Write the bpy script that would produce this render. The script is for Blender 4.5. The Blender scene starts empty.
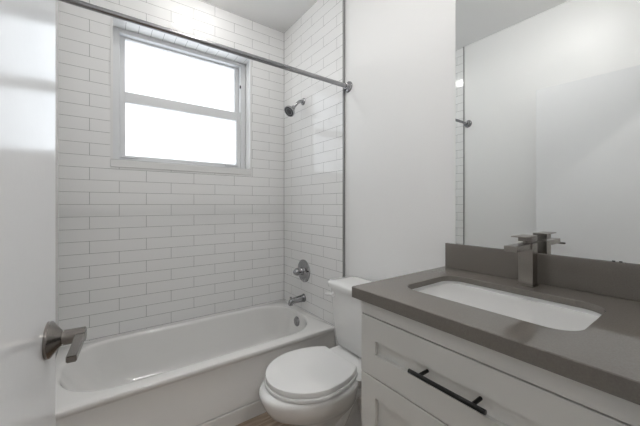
import bpy, bmesh, math, random
from mathutils import Vector, Matrix
random.seed(4)
R = math.radians
scene = bpy.context.scene
COL = scene.collection

# ------------------------------------------------------------------ camera
cd = bpy.data.cameras.new('camera')
cam = bpy.data.objects.new('camera', cd)
COL.objects.link(cam)
cam.location = (0.0, 0.0, 1.203)
cam.rotation_euler = (R(90), 0, R(-35.8))
cd.sensor_fit = 'HORIZONTAL'
cd.sensor_width = 36.0
cd.lens = 295.5 / 640 * 36.0
cd.shift_y = -8.2 / 640
cd.clip_start = 0.02
scene.camera = cam

# ------------------------------------------------------------------ world: bright overcast sky outside the window
w = bpy.data.worlds.new('sky')
scene.world = w
w.use_nodes = True
bg = w.node_tree.nodes['Background']
bg.inputs[0].default_value = (0.90, 0.94, 1.0, 1)
bg.inputs[1].default_value = 1.3

# ------------------------------------------------------------------ exposure
vs = scene.view_settings
vs.view_transform = 'Standard'
vs.look = 'None'
vs.gamma = 1.0
vs.use_curve_mapping = False
vs.exposure = 0.87
LAMP_TUB = 22.0      # brightness of the recessed ceiling lights
LAMP_ROOM = 70.0
HALL_FILL = 115.0  # strength of the fill lamp added behind the camera

# window portal so the skylight is sampled well
pl = bpy.data.lights.new('window_portal', 'AREA')
pl.shape = 'RECTANGLE'; pl.size = 0.98; pl.size_y = 1.0
pl.cycles.is_portal = True
po = bpy.data.objects.new('window_portal', pl)
COL.objects.link(po)
po.location = (0.50, 2.60, 1.935)
po.rotation_euler = (R(-90), 0, 0)

# ------------------------------------------------------------------ materials
def mat(name, col, rough=0.5, metal=0.0, spec=0.5, coat=0.0):
    m = bpy.data.materials.new(name); m.use_nodes = True
    b = m.node_tree.nodes['Principled BSDF']
    b.inputs['Base Color'].default_value = (*col, 1)
    b.inputs['Roughness'].default_value = rough
    b.inputs['Metallic'].default_value = metal
    b.inputs['Specular IOR Level'].default_value = spec
    b.inputs['Coat Weight'].default_value = coat
    b.inputs['Coat Roughness'].default_value = 0.05
    return m

def N(m, t): return m.node_tree.nodes.new(t)
def L(m, a, b): m.node_tree.links.new(a, b)
def BS(m): return m.node_tree.nodes['Principled BSDF']

def bumpy(m, scale, strength, dist=0.002, detail=2):
    tc = N(m, 'ShaderNodeTexCoord'); n = N(m, 'ShaderNodeTexNoise'); bp = N(m, 'ShaderNodeBump')
    n.inputs['Scale'].default_value = scale; n.inputs['Detail'].default_value = detail
    L(m, tc.outputs['Object'], n.inputs['Vector']); L(m, n.outputs['Fac'], bp.inputs['Height'])
    bp.inputs['Strength'].default_value = strength; bp.inputs['Distance'].default_value = dist
    L(m, bp.outputs['Normal'], BS(m).inputs['Normal'])
    return m

TW, TH = 0.307, 0.0768
def tile_mat(name, ax, ay, ox, oy, offset=0.5, width=TW):
    """glossy white 3x12 tile in running bond; ax/ay: which world axes run along / up the wall"""
    m = mat(name, (0.80, 0.80, 0.79), 0.07)
    geo = N(m, 'ShaderNodeNewGeometry'); sp = N(m, 'ShaderNodeSeparateXYZ'); cb = N(m, 'ShaderNodeCombineXYZ')
    L(m, geo.outputs['Position'], sp.inputs[0])
    for a, o, k in ((ax, ox, 0), (ay, oy, 1)):
        ad = N(m, 'ShaderNodeMath'); ad.operation = 'ADD'; ad.inputs[1].default_value = o
        L(m, sp.outputs[a], ad.inputs[0]); L(m, ad.outputs[0], cb.inputs[k])
    br = N(m, 'ShaderNodeTexBrick')
    br.offset = offset; br.offset_frequency = 2; br.squash = 1.0
    br.inputs['Scale'].default_value = 1.0
    br.inputs['Brick Width'].default_value = width
    br.inputs['Row Height'].default_value = TH if width == TW else 1.0
    br.inputs['Mortar Size'].default_value = 0.0011
    br.inputs['Mortar Smooth'].default_value = 0.15
    br.inputs['Color1'].default_value = (0.89, 0.89, 0.885, 1)
    br.inputs['Color2'].default_value = (0.884, 0.884, 0.879, 1)
    br.inputs['Mortar'].default_value = (0.27, 0.27, 0.265, 1)
    L(m, cb.outputs[0], br.inputs['Vector'])
    L(m, br.outputs['Color'], BS(m).inputs['Base Color'])
    mr = N(m, 'ShaderNodeMapRange'); mr.inputs[3].default_value = 0.07; mr.inputs[4].default_value = 0.7
    L(m, br.outputs['Fac'], mr.inputs[0]); L(m, mr.outputs[0], BS(m).inputs['Roughness'])
    # gentle ripple of the glaze + sunk joints
    nz = N(m, 'ShaderNodeTexNoise'); nz.inputs['Scale'].default_value = 9.0; nz.inputs['Detail'].default_value = 1.0
    L(m, cb.outputs[0], nz.inputs['Vector'])
    b1 = N(m, 'ShaderNodeBump'); b1.inputs['Strength'].default_value = 0.12; b1.inputs['Distance'].default_value = 0.004
    L(m, nz.outputs['Fac'], b1.inputs['Height'])
    b2 = N(m, 'ShaderNodeBump'); b2.invert = True
    b2.inputs['Strength'].default_value = 0.35; b2.inputs['Distance'].default_value = 0.001
    L(m, br.outputs['Fac'], b2.inputs['Height']); L(m, b1.outputs['Normal'], b2.inputs['Normal'])
    L(m, b2.outputs['Normal'], BS(m).inputs['Normal'])
    return m

OZ = -1.2053 + TH * 40
M_TILE_BACK = tile_mat('tile_back', 'X', 'Z', -1.140 - TW / 2 + TW * 20, OZ)
M_TILE_SIDE = tile_mat('tile_side', 'Y', 'Z', -1.894 - TW / 2 + TW * 20, OZ)
M_TILE_SOFFIT = tile_mat('tile_soffit', 'X', 'Y', -0.104 + 0.0768 * 40, 100.5, 0.0, 0.0768)
M_WALL = bumpy(mat('wall_paint', (0.90, 0.90, 0.895), 0.42), 180, 0.05, 0.001)
M_CEIL = bumpy(mat('ceiling_paint', (0.93, 0.93, 0.925), 0.7), 120, 0.06, 0.001)
M_DOOR = bumpy(mat('door_paint', (0.87, 0.88, 0.895), 0.15), 70, 0.06, 0.0012)
M_TRIM = mat('white_trim', (0.80, 0.80, 0.79), 0.25)
M_VINYL = mat('window_vinyl', (0.74, 0.75, 0.76), 0.35)
M_EDGE = mat('tile_edge_metal', (0.33, 0.33, 0.33), 0.4, 0.6)
M_PORC = mat('porcelain', (0.88, 0.88, 0.87), 0.07, coat=0.5)
M_TUB = mat('tub_enamel', (0.85, 0.845, 0.83), 0.08, coat=0.4)
M_SEAT = mat('seat_plastic', (0.85, 0.85, 0.845), 0.2)
M_CHROME = mat('chrome', (0.38, 0.38, 0.39), 0.06, 1.0)
M_ROD = mat('rod_steel', (0.34, 0.34, 0.35), 0.22, 1.0)
M_NICKEL = mat('brushed_nickel', (0.33, 0.305, 0.28), 0.25, 1.0)
M_DARKNICKEL = mat('satin_nickel', (0.24, 0.222, 0.207), 0.24, 1.0)
M_BLACK = mat('black_metal', (0.006, 0.006, 0.006), 0.3, 0.0, 0.3)
M_DARK = mat('dark_rubber', (0.025, 0.025, 0.028), 0.45)
M_CAB = mat('cabinet_paint', (0.77, 0.765, 0.74), 0.38)
M_GAP = mat('gap_shade', (0.05, 0.048, 0.045), 0.8)  # near-black, the shade inside the front gaps put into the colour
M_MIRROR = mat('mirror_silver', (0.86, 0.875, 0.87), 0.004, 1.0)
M_MEDGE = mat('mirror_edge', (0.10, 0.12, 0.12), 0.2)

def quartz():
    m = mat('grey_quartz', (0.17, 0.16, 0.145), 0.08)
    tc = N(m, 'ShaderNodeTexCoord'); n = N(m, 'ShaderNodeTexNoise'); cr = N(m, 'ShaderNodeValToRGB')
    n.inputs['Scale'].default_value = 260; n.inputs['Detail'].default_value = 3
    cr.color_ramp.elements[0].position = 0.3; cr.color_ramp.elements[0].color = (0.170, 0.153, 0.135, 1)
    cr.color_ramp.elements[1].position = 0.7; cr.color_ramp.elements[1].color = (0.198, 0.180, 0.160, 1)
    L(m, tc.outputs['Object'], n.inputs['Vector']); L(m, n.outputs['Fac'], cr.inputs[0])
    L(m, cr.outputs[0], BS(m).inputs['Base Color'])
    return m
M_QUARTZ = quartz()

def planks():
    m = mat('wood_planks', (0.3, 0.22, 0.16), 0.4)
    geo = N(m, 'ShaderNodeNewGeometry')
    br = N(m, 'ShaderNodeTexBrick'); br.offset = 0.37
    for k, v in (('Scale', 1.0), ('Brick Width', 1.2), ('Row Height', 0.15), ('Mortar Size', 0.0012)):
        br.inputs[k].default_value = v
    br.inputs['Color1'].default_value = (0.46, 0.385, 0.31, 1)
    br.inputs['Color2'].default_value = (0.37, 0.29, 0.225, 1)
    br.inputs['Mortar'].default_value = (0.09, 0.065, 0.05, 1)
    L(m, geo.outputs['Position'], br.inputs['Vector'])
    mp = N(m, 'ShaderNodeMapping'); mp.inputs['Scale'].default_value = (2.2, 38, 1)
    L(m, geo.outputs['Position'], mp.inputs['Vector'])
    n = N(m, 'ShaderNodeTexNoise'); n.inputs['Scale'].default_value = 1.6; n.inputs['Detail'].default_value = 5
    L(m, mp.outputs[0], n.inputs['Vector'])
    cr = N(m, 'ShaderNodeValToRGB')
    cr.color_ramp.elements[0].position = 0.3; cr.color_ramp.elements[0].color = (0.55, 0.5, 0.46, 1)
    cr.color_ramp.elements[1].position = 0.7; cr.color_ramp.elements[1].color = (1.15, 1.12, 1.1, 1)
    L(m, n.outputs['Fac'], cr.inputs[0])
    mx = N(m, 'ShaderNodeMix'); mx.data_type = 'RGBA'; mx.blend_type = 'MULTIPLY'; mx.inputs[0].default_value = 1.0
    L(m, br.outputs['Color'], mx.inputs[6]); L(m, cr.outputs[0], mx.inputs[7])
    L(m, mx.outputs[2], BS(m).inputs['Base Color'])
    return m
M_FLOOR = planks()

def glass():
    m = bpy.data.materials.new('window_glass'); m.use_nodes = True
    nt = m.node_tree; nt.nodes.remove(nt.nodes['Principled BSDF'])
    tr = N(m, 'ShaderNodeBsdfTransparent'); gl = N(m, 'ShaderNodeBsdfGlossy'); mx = N(m, 'ShaderNodeMixShader')
    tr.inputs[0].default_value = (0.97, 0.98, 0.98, 1); gl.inputs['Roughness'].default_value = 0.02
    mx.inputs[0].default_value = 0.06
    L(m, tr.outputs[0], mx.inputs[1]); L(m, gl.outputs[0], mx.inputs[2])
    L(m, mx.outputs[0], nt.nodes['Material Output'].inputs[0])
    return m
M_GLASS = glass()

def lamp(name, s):
    m = bpy.data.materials.new(name); m.use_nodes = True
    b = BS(m)
    b.inputs['Base Color'].default_value = (0.9, 0.9, 0.9, 1)
    b.inputs['Emission Color'].default_value = (1.0, 0.98, 0.955, 1)
    b.inputs['Emission Strength'].default_value = s
    return m
M_LAMP_TUB = lamp('tub_lamp_lens', LAMP_TUB)
M_LAMP_ROOM = lamp('room_lamp_lens', LAMP_ROOM)
M_HALL_FILL = lamp('hall_fill_lens', HALL_FILL)

# ------------------------------------------------------------------ builders
WORLD = {}
def wloc(o): return WORLD[o.name] if o else Vector((0, 0, 0))

def obj(name, bm, m, parent=None, smooth=None, origin=None):
    """mesh built in world coordinates -> object with its origin at its base"""
    xs = [v.co for v in bm.verts]
    if origin is None:
        lo = [min(c[i] for c in xs) for i in range(3)]; hi = [max(c[i] for c in xs) for i in range(3)]
        origin = Vector(((lo[0] + hi[0]) / 2, (lo[1] + hi[1]) / 2, lo[2]))
    origin = Vector(origin)
    bmesh.ops.translate(bm, verts=bm.verts[:], vec=-origin)
    bmesh.ops.recalc_face_normals(bm, faces=bm.faces[:])
    me = bpy.data.meshes.new(name)
    if smooth is not None:
        for f in bm.faces: f.smooth = True
    bm.to_mesh(me); bm.free()
    if smooth is not None: me.set_sharp_from_angle(angle=R(smooth))
    for mm in (m if isinstance(m, (list, tuple)) else [m]): me.materials.append(mm)
    o = bpy.data.objects.new(name, me); COL.objects.link(o)
    WORLD[o.name] = origin
    o.parent = parent
    o.location = origin - wloc(parent)
    return o

def tag(o, label=None, cat=None, group=None, kind=None):
    if label: o['label'] = label
    if cat: o['category'] = cat
    if group: o['group'] = group
    if kind: o['kind'] = kind
    return o

def thing(name, loc, label, cat, group=None, kind=None):
    o = bpy.data.objects.new(name, None); COL.objects.link(o)
    o.empty_display_size = 0.05
    o.location = loc; WORLD[o.name] = Vector(loc)
    return tag(o, label, cat, group, kind)

def box(bm, x0, x1, y0, y1, z0, z1, bev=0.0, seg=2, mi=0):
    r = bmesh.ops.create_cube(bm, size=1.0)
    vs_ = r['verts']
    for v in vs_:
        v.co = Vector(((x0 + x1) / 2 + v.co.x * (x1 - x0), (y0 + y1) / 2 + v.co.y * (y1 - y0), (z0 + z1) / 2 + v.co.z * (z1 - z0)))
    fs = set(f for v in vs_ for f in v.link_faces)
    for f in fs: f.material_index = mi
    if bev > 0:
        es = list(set(e for v in vs_ for e in v.link_edges))
        bmesh.ops.bevel(bm, geom=es, offset=bev, segments=seg, profile=0.5, affect='EDGES')
    return bm

def nb(*a, **k): return box(bmesh.new(), *a, **k)

def loft(bm, rings, cap0=True, cap1=True, closed=True):
    vr = [[bm.verts.new(p) for p in r] for r in rings]
    n = len(vr[0])
    for a, b in zip(vr[:-1], vr[1:]):
        for i in range(n if closed else n - 1):
            j = (i + 1) % n
            bm.faces.new((a[i], a[j], b[j], b[i]))
    if cap0: bm.faces.new(vr[0][::-1])
    if cap1: bm.faces.new(vr[-1])
    return vr

def frame_of(d):
    d = Vector(d).normalized()
    up = Vector((0, 0, 1)) if abs(d.z) < 0.95 else Vector((1, 0, 0))
    a = d.cross(up).normalized(); b = a.cross(d).normalized()
    return d, a, b

def lathe(bm, base, axis, prof, n=32):
    """prof: (distance along axis, radius) pairs"""
    base = Vector(base); d, a, b = frame_of(axis)
    rings = []
    for t, r in prof:
        c = base + d * t; r = max(r, 1e-4)
        rings.append([c + (a * math.cos(2 * math.pi * i / n) + b * math.sin(2 * math.pi * i / n)) * r for i in range(n)])
    loft(bm, rings)
    return bm

def tube(bm, pts, rad, n=16):
    pts = [Vector(p) for p in pts]
    rs = rad if isinstance(rad, (list, tuple)) else [rad] * len(pts)
    rings = []; prev = None
    for i, p in enumerate(pts):
        t = (pts[min(i + 1, len(pts) - 1)] - pts[max(i - 1, 0)]).normalized()
        if prev is None: _, a, b = frame_of(t)
        else:
            a = (prev - t * prev.dot(t)).normalized(); b = t.cross(a)
        prev = a
        rings.append([p + (a * math.cos(2 * math.pi * k / n) + b * math.sin(2 * math.pi * k / n)) * rs[i] for k in range(n)])
    loft(bm, rings)
    return bm

def bez(p0, p1, p2, p3, n=12):
    P = [Vector(p) for p in (p0, p1, p2, p3)]
    return [P[0] * (1 - t) ** 3 + P[1] * 3 * t * (1 - t) ** 2 + P[2] * 3 * t * t * (1 - t) + P[3] * t ** 3 for t in [i / n for i in range(n + 1)]]

def rrect(x0, x1, y0, y1, z, r, n=10, m=6):
    """rounded rectangle with matched vertex counts"""
    r = min(r, (x1 - x0) / 2 - 1e-4, (y1 - y0) / 2 - 1e-4)
    C = [(x1 - r, y0 + r, -90), (x1 - r, y1 - r, 0), (x0 + r, y1 - r, 90), (x0 + r, y0 + r, 180)]
    arcs = [[(cx + r * math.cos(R(a + 90 * i / n)), cy + r * math.sin(R(a + 90 * i / n))) for i in range(n + 1)] for cx, cy, a in C]
    out = []
    for k in range(4):
        out += arcs[k]
        p, q = arcs[k][-1], arcs[(k + 1) % 4][0]
        out += [(p[0] + (q[0] - p[0]) * i / m, p[1] + (q[1] - p[1]) * i / m) for i in range(1, m)]
    return [Vector((x, y, z)) for x, y in out]

# ------------------------------------------------------------------ room dimensions (metres; camera stands at the doorway)
XL, XR, YB, ZC = -0.233, 1.287, 2.335, 2.745      # tile faces and ceiling
PL, PR = XL - 0.008, XR + 0.015                    # painted wall faces
YT = 1.524                                         # where the tile ends
YF = 0.075                                         # inner face of the entry wall
WX0, WX1, WZ0, WZ1 = 0.022, 0.976, 1.451, 2.42     # window opening

def structure(name, bm, m, parent=None, label=None, smooth=None):
    o = obj(name, bm, m, parent, smooth)
    if parent is None: o['kind'] = 'structure'
    if label: o['label'] = label
    return o

structure('floor', nb(-1.1, 1.9, -1.5, 2.56, -0.08, 0.0), M_FLOOR, label='brown wood look plank floor between the tub and the vanity')
structure('ceiling', nb(-1.1, 1.9, -1.5, 2.56, ZC, ZC + 0.1), M_CEIL, label='flat white painted ceiling')

# back wall with the window opening; tile on the front, tiled soffit, white reveals
bm = bmesh.new()
Y1 = 2.56
def quad(a, b, c, d, mi):
    f = bm.faces.new([bm.verts.new(p) for p in (a, b, c, d)]); f.material_index = mi
X0w, X1w = PL - 0.1, PR + 0.1
for (a, b, c, d) in ((X0w, WX0, 0, ZC), (WX1, X1w, 0, ZC), (WX0, WX1, 0, WZ0), (WX0, WX1, WZ1, ZC)):
    quad((a, YB, c), (b, YB, c), (b, YB, d), (a, YB, d), 0)
    quad((a, Y1, c), (b, Y1, c), (b, Y1, d), (a, Y1, d), 2)
quad((WX0, YB, WZ1), (WX1, YB, WZ1), (WX1, Y1, WZ1), (WX0, Y1, WZ1), 1)
quad((WX0, YB, WZ0), (WX1, YB, WZ0), (WX1, Y1, WZ0), (WX0, Y1, WZ0), 2)
quad((WX0, YB, WZ0), (WX0, YB, WZ1), (WX0, Y1, WZ1), (WX0, Y1, WZ0), 2)
quad((WX1, YB, WZ0), (WX1, YB, WZ1), (WX1, Y1, WZ1), (WX1, Y1, WZ0), 2)
quad((X0w, YB, 0), (X0w, Y1, 0), (X0w, Y1, ZC), (X0w, YB, ZC), 2)
quad((X1w, YB, 0), (X1w, Y1, 0), (X1w, Y1, ZC), (X1w, YB, ZC), 2)
bmesh.ops.remove_doubles(bm, verts=bm.verts[:], dist=1e-5)
structure('wall_back', bm, [M_TILE_BACK, M_TILE_SOFFIT, M_TRIM], label='white subway tile wall behind the tub, with the window in it')

wr = structure('wall_right', nb(PR, PR + 0.1, -0.045, YB, 0, ZC), M_WALL, label='white painted wall behind the toilet and mirror')
structure('tile_panel', nb(XR, PR, YT, YB, 0, ZC), M_TILE_SIDE, wr, label='white subway tile panel at the shower valve')
structure('tile_edge', nb(XR - 0.001, PR, YT - 0.0085, YT, 0, ZC), M_EDGE, wr, label='thin grey metal tile edge strip')
wl = structure('wall_left', nb(PL - 0.1, PL, -0.045, YB, 0, ZC), M_WALL, label='white painted wall behind the open door')
structure('tile_panel', nb(PL, XL, YT, YB, 0, ZC), M_TILE_SIDE, wl, label='white subway tile panel at the left end of the tub')
structure('tile_edge', nb(PL, XL + 0.001, YT - 0.0085, YT, 0, ZC), M_EDGE, wl, label='thin grey metal tile edge strip')

structure('corner_joint', nb(XR - 0.002, XR, YB - 0.002, YB, 0.356, ZC), M_EDGE, wr, label='thin grey joint in the tiled corner')

# entry wall with the doorway the camera stands in, and the bit of hall behind it
DX0, DX1, DZ = -0.185, 0.645, 2.11
bm = bmesh.new()
box(bm, PL - 0.1, DX0, -0.045, YF, 0, ZC); box(bm, DX1, PR + 0.1, -0.045, YF, 0, ZC); box(bm, DX0, DX1, -0.045, YF, DZ, ZC)
structure('wall_front', bm, M_WALL, label='white entry wall with the doorway')
bm = bmesh.new()
box(bm, -1.1, -1.0, -1.4, -0.045, 0, ZC); box(bm, 1.8, 1.9, -1.4, -0.045, 0, ZC); box(bm, -1.1, 1.9, -1.5, -1.4, 0, ZC)
box(bm, -1.0, PL - 0.1, -0.145, -0.045, 0, ZC); box(bm, PR + 0.1, 1.8, -0.145, -0.045, 0, ZC)
structure('wall_hall', bm, M_WALL, label='white walls of the hall outside the doorway')

# baseboards
structure('baseboard_right', nb(PR - 0.014, PR, 0.785, YT - 0.012, 0.0, 0.10, 0.003), M_TRIM, label='white baseboard behind the toilet')
structure('baseboard_left', nb(PL, PL + 0.014, YF, YT - 0.012, 0.0, 0.10, 0.003), M_TRIM, label='white baseboard behind the open door')

# ------------------------------------------------------------------ window
win = thing('window_1', ((WX0 + WX1) / 2, 2.50, WZ0), 'white vinyl single hung window with bright panes above the tub', None, kind='structure')
def ring(bm, x0, x1, z0, z1, wl_, wr_, wb, wt, y0, y1, bev=0.003):
    box(bm, x0, x0 + wl_, y0, y1, z0, z1, bev); box(bm, x1 - wr_, x1, y0, y1, z0, z1, bev)
    box(bm, x0 + wl_, x1 - wr_, y0, y1, z0, z0 + wb, bev); box(bm, x0 + wl_, x1 - wr_, y0, y1, z1 - wt, z1, bev)
    return bm
FY = 2.455
fr = obj('window_frame', ring(bmesh.new(), WX0 + 0.001, WX1 - 0.001, WZ0 + 0.046, WZ1 - 0.001, 0.048, 0.046, 0.03, 0.030, FY, FY + 0.095), M_VINYL, win)
gx0, gx1 = WX0 + 0.049, WX1 - 0.047
us = obj('upper_sash', ring(bmesh.new(), gx0, gx1, 1.93, WZ1 - 0.031, 0.034, 0.036, 0.05, 0.014, FY + 0.045, FY + 0.08), M_VINYL, win)
obj('pane', nb(gx0 + 0.03, gx1 - 0.03, FY + 0.062, FY + 0.066, 1.978, WZ1 - 0.043), M_GLASS, us)
lsh = obj('lower_sash', ring(bmesh.new(), gx0, gx1, WZ0 + 0.077, 1.992, 0.034, 0.034, 0.020, 0.073, FY + 0.006, FY + 0.042), M_VINYL, win)
obj('pane', nb(gx0 + 0.03, gx1 - 0.03, FY + 0.022, FY + 0.026, WZ0 + 0.093, 1.925), M_GLASS, lsh)
for xa in (gx0 + 0.01, gx1 - 0.13):
    obj('lift_tab', nb(xa, xa + 0.10, FY - 0.012, FY + 0.008, WZ0 + 0.078, WZ0 + 0.092, 0.002), M_VINYL, lsh)
obj('side_latch', nb(gx1 - 0.006, gx1 + 0.004, FY - 0.004, FY + 0.004, 2.20, 2.225, 0.001), M_DARK, fr)
structure('trim_1', ring(bmesh.new(), WX0 - 0.004, WX1 + 0.004, WZ0 + 0.047, WZ1 + 0.004, 0.014, 0.014, 0.0005, 0.008, YB - 0.004, YB + 0.012, 0.0), M_TRIM, label='thin white edging around the window opening')
structure('trim_2', nb(WX0 - 0.004, WX1 + 0.004, YB - 0.006, FY + 0.05, WZ0 - 0.002, WZ0 + 0.046, 0.003), M_TRIM, label='white window sill slab')

# ------------------------------------------------------------------ open door on the left
E = Vector((-0.092, 0.874, 0)); DD = Vector((math.sin(R(5.2)), math.cos(R(5.2)), 0)); DN = Vector((DD.y, -DD.x, 0))
H = E - DD * 0.80
MD = Matrix(((DD.x, DN.x, 0, H.x), (DD.y, DN.y, 0, H.y), (0, 0, 1, 0), (0, 0, 0, 1)))   # local (along, out, up)
def door_space(bm):
    bmesh.ops.transform(bm, matrix=MD, verts=bm.verts[:]); return bm
door = structure('door_1', door_space(nb(0, 0.80, -0.035, 0, 0.012, 2.087, 0.002)), M_DOOR, label='smooth white open door at the left, seen nearly edge on')
ha = (0.733, 0.929)
bm = lathe(bmesh.new(), (ha[0], 0.0005, ha[1]), (0, 1, 0), [(0, 0.0365), (0.005, 0.0365), (0.007, 0.035), (0.020, 0.018), (0.023, 0.015), (0.023, 0.0125), (0.026, 0.0125), (0.026, 0.0148), (0.060, 0.0148), (0.0615, 0.0135)])
dh = obj('door_handle', door_space(bm), M_DARKNICKEL, door, 35)
dh['label'] = 'satin nickel door lever with a round rosette'
bm = bmesh.new()
rings = []
for t, o0, o1, hz in ((0.006, 0.045, 0.0625, 0.009), (-0.02, 0.046, 0.0635, 0.007), (-0.06, 0.048, 0.0645, 0.006), (-0.120, 0.050, 0.0655, 0.006)):
    rings.append([Vector((ha[0] + t, o, ha[1] + z)) for o, z in ((o0, -hz), (o1, -hz), (o1, hz), (o0, hz))])
loft(bm, rings)
bmesh.ops.bevel(bm, geom=bm.edges[:], offset=0.0015, segments=2, affect='EDGES')
obj('lever', door_space(bm), M_DARKNICKEL, dh, 35)

# ------------------------------------------------------------------ recessed ceiling lights, plus an added fill lamp in the hall
def downlight(x, y, label, m):
    t = thing('recessed_light', (x, y, ZC - 0.049), label, 'light', 'recessed ceiling lights')
    obj('trim_ring', lathe(bmesh.new(), (x, y, ZC), (0, 0, -1), [(0, 0.088), (0.004, 0.088), (0.007, 0.082), (0.008, 0.070), (0.004, 0.068), (0.001, 0.066)], 40), M_TRIM, t, 40)
    obj('lens', lathe(bmesh.new(), (x, y, ZC), (0, 0, -1), [(0.0015, 0.066), (0.010, 0.066), (0.026, 0.062), (0.038, 0.052), (0.045, 0.036), (0.0485, 0.018), (0.049, 0.002)], 40), m, t, 40)
downlight(0.53, 1.98, 'round white recessed light in the ceiling over the tub', M_LAMP_TUB)
downlight(0.52, 0.72, 'round white recessed light in the ceiling over the toilet and vanity', M_LAMP_ROOM)
downlight(0.45, -0.75, 'added round fill light in the unseen hall ceiling outside the doorway', M_HALL_FILL)

# ------------------------------------------------------------------ bathtub
TX0, TX1, TY0, TY1, TZ = XL + 0.001, XR - 0.001, 1.602, YB - 0.001, 0.356
tub = thing('bathtub', ((TX0 + TX1) / 2, (TY0 + TY1) / 2, 0), 'white alcove bathtub along the tiled wall under the window', 'bathtub')
def outer(z, yf, inset=0.0, r=0.004):
    return rrect(TX0 + inset, TX1 - inset, yf, TY1 - inset, z, r)
IX0, IX1, IY0, IY1 = -0.204, 1.222, 1.674, 2.285
def inner(z, l, rt, f, b, r):
    return rrect(IX0 + l, IX1 - rt, IY0 + f, IY1 - b, z, r)
YS = 1.575
rings = [outer(0.0, YS), outer(0.078, YS), outer(0.0805, YS + 0.003), outer(0.081, YS + 0.011), outer(0.087, YS + 0.011), outer(0.0885, YS + 0.002),
         outer(0.20, TY0 - 0.009), outer(0.318, TY0 + 0.008), outer(0.327, TY0 + 0.004), outer(0.336, TY0),
         outer(TZ - 0.008, TY0), outer(TZ - 0.003, TY0 + 0.002, 0.001), outer(TZ, TY0 + 0.008, 0.003, 0.008),
         inner(TZ + 0.0005, -0.012, -0.012, -0.012, -0.012, 0.27)] + [
         inner(TZ + 0.0005 - 0.026 * (1 - math.cos(R(a))), -0.006 + 0.026 * math.sin(R(a)), -0.008 + 0.016 * math.sin(R(a)), -0.008 + 0.022 * math.sin(R(a)), -0.008 + 0.020 * math.sin(R(a)), 0.265 - 0.02 * math.sin(R(a))) for a in range(0, 76, 15)] + [
         inner(0.26, 0.060, 0.016, 0.028, 0.026, 0.225), inner(0.15, 0.130, 0.035, 0.045, 0.045, 0.165), inner(0.10, 0.175, 0.062, 0.060, 0.060, 0.155),
         inner(0.075, 0.225, 0.090, 0.085, 0.085, 0.14), inner(0.066, 0.29, 0.14, 0.13, 0.13, 0.11), inner(0.064, 0.5, 0.4, 0.24, 0.24, 0.05)]
bm = bmesh.new()
loft(bm, rings)
obj('tub_shell', bm, M_TUB, tub, 50)
oc = Vector((1.2095, 1.985, 0.289)); od = Vector((-1, 0, 0.1))
bm = lathe(bmesh.new(), oc, od, [(0, 0.037), (0.004, 0.037), (0.010, 0.032), (0.012, 0.018), (0.010, 0.012), (0.014, 0.008), (0.015, 0.002)], 36)
ov = obj('overflow_plate', bm, M_CHROME, tub, 40); ov['label'] = 'round chrome overflow plate'
bm = lathe(bmesh.new(), (0.99, 1.985, 0.0635), (0, 0, 1), [(0, 0.036), (0.003, 0.036), (0.004, 0.03), (0.012, 0.026), (0.014, 0.02)], 32)
dr = obj('drain', bm, M_CHROME, tub, 40); dr['label'] = 'chrome drain stopper'

# ------------------------------------------------------------------ shower fittings
VY = 2.005
spt = thing('tub_spout', (XR, VY, 0.455), 'short chrome tub spout on the tile above the bathtub rim', 'spout')
bm = bmesh.new()
prof = [(0.0, 0.455, 0.033), (0.006, 0.455, 0.033), (0.012, 0.455, 0.029), (0.05, 0.453, 0.027), (0.09, 0.450, 0.024), (0.118, 0.446, 0.0225), (0.132, 0.440, 0.020), (0.140, 0.432, 0.013)]
rings = []
for t, z, r in prof:
    rings.append([Vector((XR - 0.0005 - t, VY + r * 0.92 * math.cos(2 * math.pi * i / 28), z + r * math.sin(2 * math.pi * i / 28))) for i in range(28)])
loft(bm, rings)
obj('spout_body', bm, M_CHROME, spt, 40)
obj('outlet', lathe(bmesh.new(), (XR - 0.122, VY, 0.437), (0, 0, -1), [(0, 0.018), (0.018, 0.0175), (0.019, 0.015)], 24), M_CHROME, spt, 40)
obj('diverter_knob', lathe(bmesh.new(), (XR - 0.122, VY, 0.464), (0, 0, 1), [(0, 0.004), (0.009, 0.004), (0.010, 0.008), (0.018, 0.008), (0.020, 0.005)], 20), M_CHROME, spt, 40)

val = thing('shower_valve', (XR, VY, 0.672), 'round chrome shower valve on the tile above the tub spout', 'valve')
VZ = 0.672
obj('escutcheon', lathe(bmesh.new(), (XR - 0.0005, VY, VZ), (-1, 0, 0), [(0, 0.090), (0.003, 0.090), (0.008, 0.084), (0.014, 0.060), (0.016, 0.040), (0.022, 0.034)], 44), M_CHROME, val, 40)
hk = obj('handle_hub', lathe(bmesh.new(), (XR - 0.020, VY, VZ), (-1, 0, 0), [(0, 0.032), (0.018, 0.030), (0.024, 0.024), (0.030, 0.031), (0.050, 0.030), (0.066, 0.022), (0.076, 0.012), (0.079, 0.004)], 32), M_CHROME, val, 40)
bm = tube(bmesh.new(), [(XR - 0.052, VY - 0.02, VZ), (XR - 0.056, VY - 0.05, VZ + 0.002), (XR - 0.060, VY - 0.082, VZ + 0.004)], [0.010, 0.0085, 0.007])
obj('handle_lever', bm, M_CHROME, hk, 40)

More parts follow.
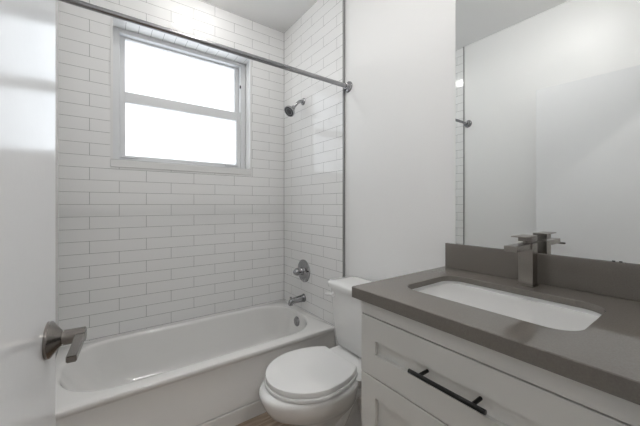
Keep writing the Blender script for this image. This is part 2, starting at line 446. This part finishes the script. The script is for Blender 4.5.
shw = thing('showerhead', (XR, 2.035, 2.04), 'small chrome shower head on an angled arm high on the tile', 'shower head')
SA = Vector((XR - 0.0005, 2.012, 2.035)); SE = Vector((1.205, 2.035, 1.975))
obj('flange', lathe(bmesh.new(), SA, (-1, 0, 0), [(0, 0.028), (0.004, 0.028), (0.012, 0.022), (0.018, 0.012)], 28), M_CHROME, shw, 40)
obj('shower_arm', tube(bmesh.new(), bez(SA, SA + Vector((-0.04, 0, 0.004)), SA + Vector((-0.055, 0, -0.018)), SE), 0.0115), M_CHROME, shw, 40)
hd = Vector((-0.68, -0.16, -0.62)).normalized()
hb = obj('head_body', lathe(bmesh.new(), SE - hd * 0.004, hd, [(0, 0.011), (0.004, 0.018), (0.018, 0.019), (0.022, 0.016), (0.028, 0.020), (0.044, 0.040), (0.058, 0.046), (0.066, 0.045), (0.066, 0.040)], 32), M_CHROME, shw, 40)
fp = obj('spray_face', lathe(bmesh.new(), SE + hd * 0.0605, hd, [(0, 0.0405), (0.002, 0.040), (0.003, 0.028), (0.001, 0.026), (0.003, 0.018), (0.004, 0.004)], 32), M_DARK, hb, 30)
fp['label'] = 'dark spray face'

RY, RZ = 1.478, 1.985
rod = thing('shower_curtain_rod', ((PL + PR) / 2, RY, RZ), 'chrome shower curtain rod spanning the room above the tub', 'curtain rod')
obj('rod_tube', lathe(bmesh.new(), (0.36, RY, RZ), (1, 0, 0), [(0, 0.0125), (0.001, 0.0135), (PR - 0.36 - 0.012, 0.0135)], 24), M_ROD, rod, 40)
obj('rod_tube', lathe(bmesh.new(), (PL + 0.012, RY, RZ), (1, 0, 0), [(0, 0.0118), (0.36 - PL - 0.012, 0.0118)], 24), M_ROD, rod, 40)
for x, s in ((PR - 0.0005, -1), (PL + 0.0005, 1)):
    obj('flange', lathe(bmesh.new(), (x, RY, RZ), (s, 0, 0), [(0, 0.036), (0.004, 0.036), (0.009, 0.033), (0.013, 0.022), (0.030, 0.020), (0.032, 0.014)], 32), M_CHROME, rod, 40)

# ------------------------------------------------------------------ toilet (local: +x out from the wall)
TCX, TCY = XR + 0.004, 1.185
toi = thing('toilet', (TCX - 0.4, TCY, 0), 'white two piece toilet with closed lid between tub and vanity', 'toilet')
def tl(x, y, z): return Vector((TCX - x, TCY - y, z))
def egg(z, xc, af, ab, hw, n=56, pw=2.0, pb=2.0):
    out = []
    for i in range(n):
        a = 2 * math.pi * i / n
        c, s = math.cos(a), math.sin(a)
        p = pw if c >= 0 else pb
        x = xc + (af if c >= 0 else ab) * math.copysign(abs(c) ** (2 / p), c)
        y = hw * math.copysign(abs(s) ** (2 / p), s)
        out.append(tl(x, y, z))
    return out
bm = bmesh.new()
loft(bm, [egg(0.0, .36, .215, .23, .118, pw=2.3, pb=3), egg(0.02, .36, .213, .23, .117, pw=2.3, pb=3), egg(0.04, .36, .195, .225, .102, pw=2.3, pb=3), egg(0.10, .37, .168, .21, .092, pw=2.2, pb=2.6),
          egg(0.16, .39, .168, .21, .096), egg(0.205, .41, .195, .21, .114), egg(0.24, .43, .230, .21, .140), egg(0.275, .445, .268, .21, .166),
          egg(0.315, .45, .285, .21, .184), egg(0.345, .45, .296, .21, .192), egg(0.362, .45, .297, .21, .193), egg(0.372, .45, .291, .205, .188), egg(0.377, .45, .262, .19, .172)])
# rear deck that carries the tank
def deck(z, x0, x1, hw, r=0.03): return [tl(p.x, p.y, z) for p in rrect(x0, x1, -hw, hw, 0, r)]
loft(bm, [deck(0.20, .10, .26, .08), deck(0.29, .05, .30, .11), deck(0.345, .035, .33, .150), deck(0.370, .03, .34, .165), deck(0.3765, .035, .335, .16)])
# trapway bulge on both sides of the pedestal
for s in (-1, 1):
    pts = bez(tl(.45, s * .062, .13), tl(.38, s * .085, .10), tl(.36, s * .085, .27), tl(.28, s * .075, .27), 10) + bez(tl(.28, s * .075, .27), tl(.20, s * .07, .27), tl(.20, s * .075, .14), tl(.20, s * .085, .02), 10)[1:]
    tube(bm, pts, [.030] * 4 + [.040] * 13 + [.036] * 4)
obj('bowl', bm, M_PORC, toi, 50)

def lidpts(z, grow):
    """closed outline of seat/lid with a cut-off back"""
    xc, af, ab, hw, xb = .50, .212 + grow, .258 + grow, 0.190 + grow, .308 - grow * 0.5
    amax = math.acos(max(-1, (xb - xc) / ab))
    out = []
    for i in range(49):
        a = -amax + 2 * amax * i / 48
        c, s = math.cos(a), math.sin(a)
        out.append(tl(xc + (af if c >= 0 else ab) * c, hw * s, z))
    yb = hw * math.sin(amax)
    out += [tl(xb, yb - 2 * yb * i / 8, z) for i in range(1, 8)]
    return out
bm = bmesh.new()
loft(bm, [lidpts(.3785, -.002), lidpts(.380, .004), lidpts(.390, .005), lidpts(.394, .003), lidpts(.395, -.003)])
obj('seat', bm, M_SEAT, toi, 40)
bm = bmesh.new()
loft(bm, [lidpts(.3965, -.004), lidpts(.398, -.0005), lidpts(.4165, 0), lidpts(.419, -.001), lidpts(.4205, -.004), lidpts(.421, -.010), lidpts(.4215, -.09)])
obj('seat_lid', bm, M_SEAT, toi, 40)
for s in (-1, 1):
    c = tl(.298, s * .075, 0)
    obj('hinge_cap', nb(c.x - .016, c.x + .013, c.y - .024, c.y + .024, .377, .404, .006, 3), M_SEAT, toi, 40)

def tank(z, x0, x1, hw, r=0.035): return [tl(p.x, p.y, z) for p in rrect(x0, x1, -hw, hw, 0, r)]
bm = bmesh.new()
loft(bm, [tank(.378, .06, .16, .13), tank(.386, .05, .175, .15), tank(.389, .030, .195, .176), tank(.396, .026, .200, .183), tank(.45, .025, .205, .192), tank(.55, .022, .212, .203), tank(.70, .020, .218, .213), tank(.716, .020, .218, .213)])
tk = obj('tank', bm, M_PORC, toi, 50)
bm = bmesh.new()
loft(bm, [tank(.7165, .016, .222, .217), tank(.720, .012, .232, .226, .04), tank(.742, .010, .236, .230, .042), tank(.749, .012, .233, .228, .04), tank(.754, .018, .224, .220, .035), tank(.758, .05, .18, .17, .03)])
obj('tank_lid', bm, M_PORC, toi, 50)
bm = bmesh.new()
lathe(bm, tl(.2165, -.165, .682), (-1, 0, 0), [(0, .014), (.008, .014), (.012, .010), (.022, .008)], 20)
tube(bm, [tl(.236, -.150, .682), tl(.238, -.168, .682), tl(.241, -.186, .681), tl(.246, -.206, .679)], [.008, .0085, .009, .007], 12)
lv = obj('flush_lever', bm, M_SEAT, tk, 40)

# ------------------------------------------------------------------ vanity cabinet
CX0, CX1, CY0, CY1, CZ = 0.731, PR - 0.001, YF + 0.005, 0.765, 0.8755
van = thing('vanity_cabinet', ((CX0 + CX1) / 2, (CY0 + CY1) / 2, 0), 'light grey shaker vanity cabinet under the grey counter', 'cabinet')
bm = bmesh.new()
T = 0.018
box(bm, CX0 + 0.02, CX1, CY0, CY0 + T, 0.10, CZ - .001); box(bm, CX0 + 0.02, CX1, CY1 - T, CY1, 0.0, CZ - .001)      # sides
box(bm, CX0 + 0.02, CX1, CY0 + T, CY1 - T, 0.10, 0.118); box(bm, CX1 - T, CX1, CY0 + T, CY1 - T, 0.118, CZ - .001)    # bottom, back
box(bm, CX0 + 0.07, CX0 + 0.088, CY0, CY1 - T, 0.0, 0.10)                                                            # toe kick
box(bm, CX0, CX0 + 0.0195, CY0, CY1, 0.8235, CZ, .0015)                                                                  # top rail
obj('carcass', bm, M_CAB, van)
bm = bmesh.new()
box(bm, CX0 + 0.0205, CX0 + 0.026, CY0 + T, CY1 - T, 0.118, 0.83)
obj('gap_shade_sheet', bm, M_GAP, van)  # dark sheet behind drawer and doors, painted as the shadow in their gaps

def shaker(y0, y1, z0, z1, sl, sr, rb, rt, rec=0.012):
    bm = bmesh.new()
    x0, x1 = CX0, CX0 + 0.0195
    def rc(x, a, b, c, d): return [Vector((x, a, c)), Vector((x, b, c)), Vector((x, b, d)), Vector((x, a, d))]
    e = 0.0015
    loft(bm, [rc(x1, y0, y1, z0, z1), rc(x0 + e, y0, y1, z0, z1), rc(x0, y0 + e, y1 - e, z0 + e, z1 - e),
              rc(x0, y0 + sl, y1 - sr, z0 + rb, z1 - rt), rc(x0 + rec, y0 + sl + .001, y1 - sr - .001, z0 + rb + .001, z1 - rt - .001)])
    return bm
dw = obj('drawer', shaker(CY0, CY1 - 0.001, 0.6205, 0.8195, 0.067, 0.067, 0.077, 0.075), M_CAB, van)
HX, HZ = 0.700, 0.729
bm = lathe(bmesh.new(), (HX, 0.325, HZ), (0, 1, 0), [(0, .0055), (.001, .0062), (.211, .0062), (.212, .0055)], 20)
for y in (0.357, 0.505):
    lathe(bm, (HX, y, HZ), (1, 0, 0), [(0, .005), (CX0 + 0.0116 - HX, .005)], 16)
hnd = obj('drawer_handle', bm, M_BLACK, dw, 40); hnd['label'] = 'black bar pull'
ym = (CY0 + CY1) / 2
obj('door', shaker(ym + 0.0015, CY1 - 0.001, 0.105, 0.6165, 0.067, 0.067, 0.064, 0.064), M_CAB, van)
obj('door', shaker(CY0, ym - 0.0015, 0.105, 0.6165, 0.067, 0.067, 0.064, 0.064), M_CAB, van)

# ------------------------------------------------------------------ countertop with cut-out and backsplash
KX0, KX1, KY0, KY1, KZ0, KZ1 = 0.704, PR - 0.001, YF + 0.002, 0.786, 0.8765, 0.914
SX0, SX1, SY0, SY1 = 0.845, 1.155, 0.198, 0.682
KH = 0.893            # underside of the slab around the cut-out (the front edge is built up)
top = thing('countertop', ((KX0 + KX1) / 2, (KY0 + KY1) / 2, KZ0), 'grey brown quartz countertop with backsplash on the vanity', 'countertop')
bm = bmesh.new()
e = 0.002
ro = lambda z, i: rrect(KX0 + i, KX1 - i, KY0 + i, KY1 - i, z, 0.004)
ri = lambda z, i: rrect(SX0 - i, SX1 + i, SY0 - i, SY1 + i, z, 0.062 + i)
vr = loft(bm, [ro(KZ0, 0), ro(KZ1 - e, 0), ro(KZ1, e), ri(KZ1, e), ri(KZ1 - e, 0), ri(KH, 0), rrect(SX0 - .03, SX1 + .03, SY0 - .03, SY1 + .03, KH, .09), rrect(SX0 - .03, SX1 + .03, SY0 - .03, SY1 + .03, KZ0, .09)], False, False)
n = len(vr[0])
for i in range(n):
    j = (i + 1) % n
    bm.faces.new((vr[-1][i], vr[-1][j], vr[0][j], vr[0][i]))
obj('counter_slab', bm, M_QUARTZ, top, 30)
obj('backsplash', nb(PR - 0.0165, PR - 0.001, KY0, KY1 - 0.006, KZ1 + 0.0003, 1.024, .0015), M_QUARTZ, top)

# ------------------------------------------------------------------ undermount sink
snk = thing('sink', ((SX0 + SX1) / 2, (SY0 + SY1) / 2, 0.72), 'white rectangular undermount sink set in the grey countertop', 'sink')
bm = bmesh.new()
si = lambda z, i, r=0.068: rrect(SX0 - 0.006 + i, SX1 + 0.006 - i, SY0 - 0.006 + i, SY1 + 0.006 - i, z, r)
loft(bm, [si(0.880, -0.018, .08), si(0.8920, -0.018, .08), si(0.8926, 0.0), si(0.882, 0.003), si(0.80, 0.008), si(0.770, 0.016), si(0.755, 0.030, .06), si(0.748, 0.055, .05), si(0.745, 0.10, .03),
          ], True, True)
obj('basin', bm, M_PORC, snk, 50)
obj('drain', lathe(bmesh.new(), ((SX0 + SX1) / 2 + 0.03, (SY0 + SY1) / 2, 0.7452), (0, 0, 1), [(0, .032), (.003, .032), (.004, .024), (.002, .022), (.007, .018), (.008, .004)], 32), M_NICKEL, snk, 40)

# ------------------------------------------------------------------ faucet
FX, FYC, FZ = 1.205, 0.402, KZ1 + 0.0003
fau = thing('faucet', (FX + .022, FYC + .022, FZ), 'square brushed nickel faucet on the countertop behind the sink', 'faucet')
obj('body', nb(FX, FX + .044, FYC, FYC + .046, FZ, FZ + .152, .0012), M_NICKEL, fau)
obj('base_plate', nb(FX - .003, FX + .047, FYC - .003, FYC + .049, FZ, FZ + .004, .001), M_NICKEL, fau)
obj('spout', nb(FX - .122, FX + .002, FYC + .004, FYC + .043, FZ + .132, FZ + .1515, .0012), M_NICKEL, fau)
obj('handle_neck', lathe(bmesh.new(), (FX + .022, FYC + .023, FZ + .1515), (0, 0, 1), [(0, .015), (.008, .015)], 24), M_DARKNICKEL, fau, 40)
hb = obj('handle', nb(FX, FX + .044, FYC, FYC + .046, FZ + .158, FZ + .176, .0012), M_DARKNICKEL, fau)
obj('lever', nb(FX - .060, FX + .044, FYC, FYC + .046, FZ + .176, FZ + .180, .001), M_NICKEL, hb)

# ------------------------------------------------------------------ mirror
mir = thing('mirror', (PR, 0.405, 1.0245), 'large frameless wall mirror above the backsplash', 'mirror')
bm = bmesh.new()
MX = PR - 0.0065
box(bm, MX, PR - 0.0005, YF + 0.003, 0.735, 1.0245, 2.30)
for f in bm.faces:
    f.material_index = 0 if f.calc_center_median().x < MX + 1e-4 else 1
obj('glass', bm, [M_MIRROR, M_MEDGE], mir)
for y in (0.214, 0.198):
    obj('clip', nb(MX - 0.003, MX - 0.0002, y - .0035, y + .0035, 1.0245, 1.0275, .0004), M_DARK, mir)
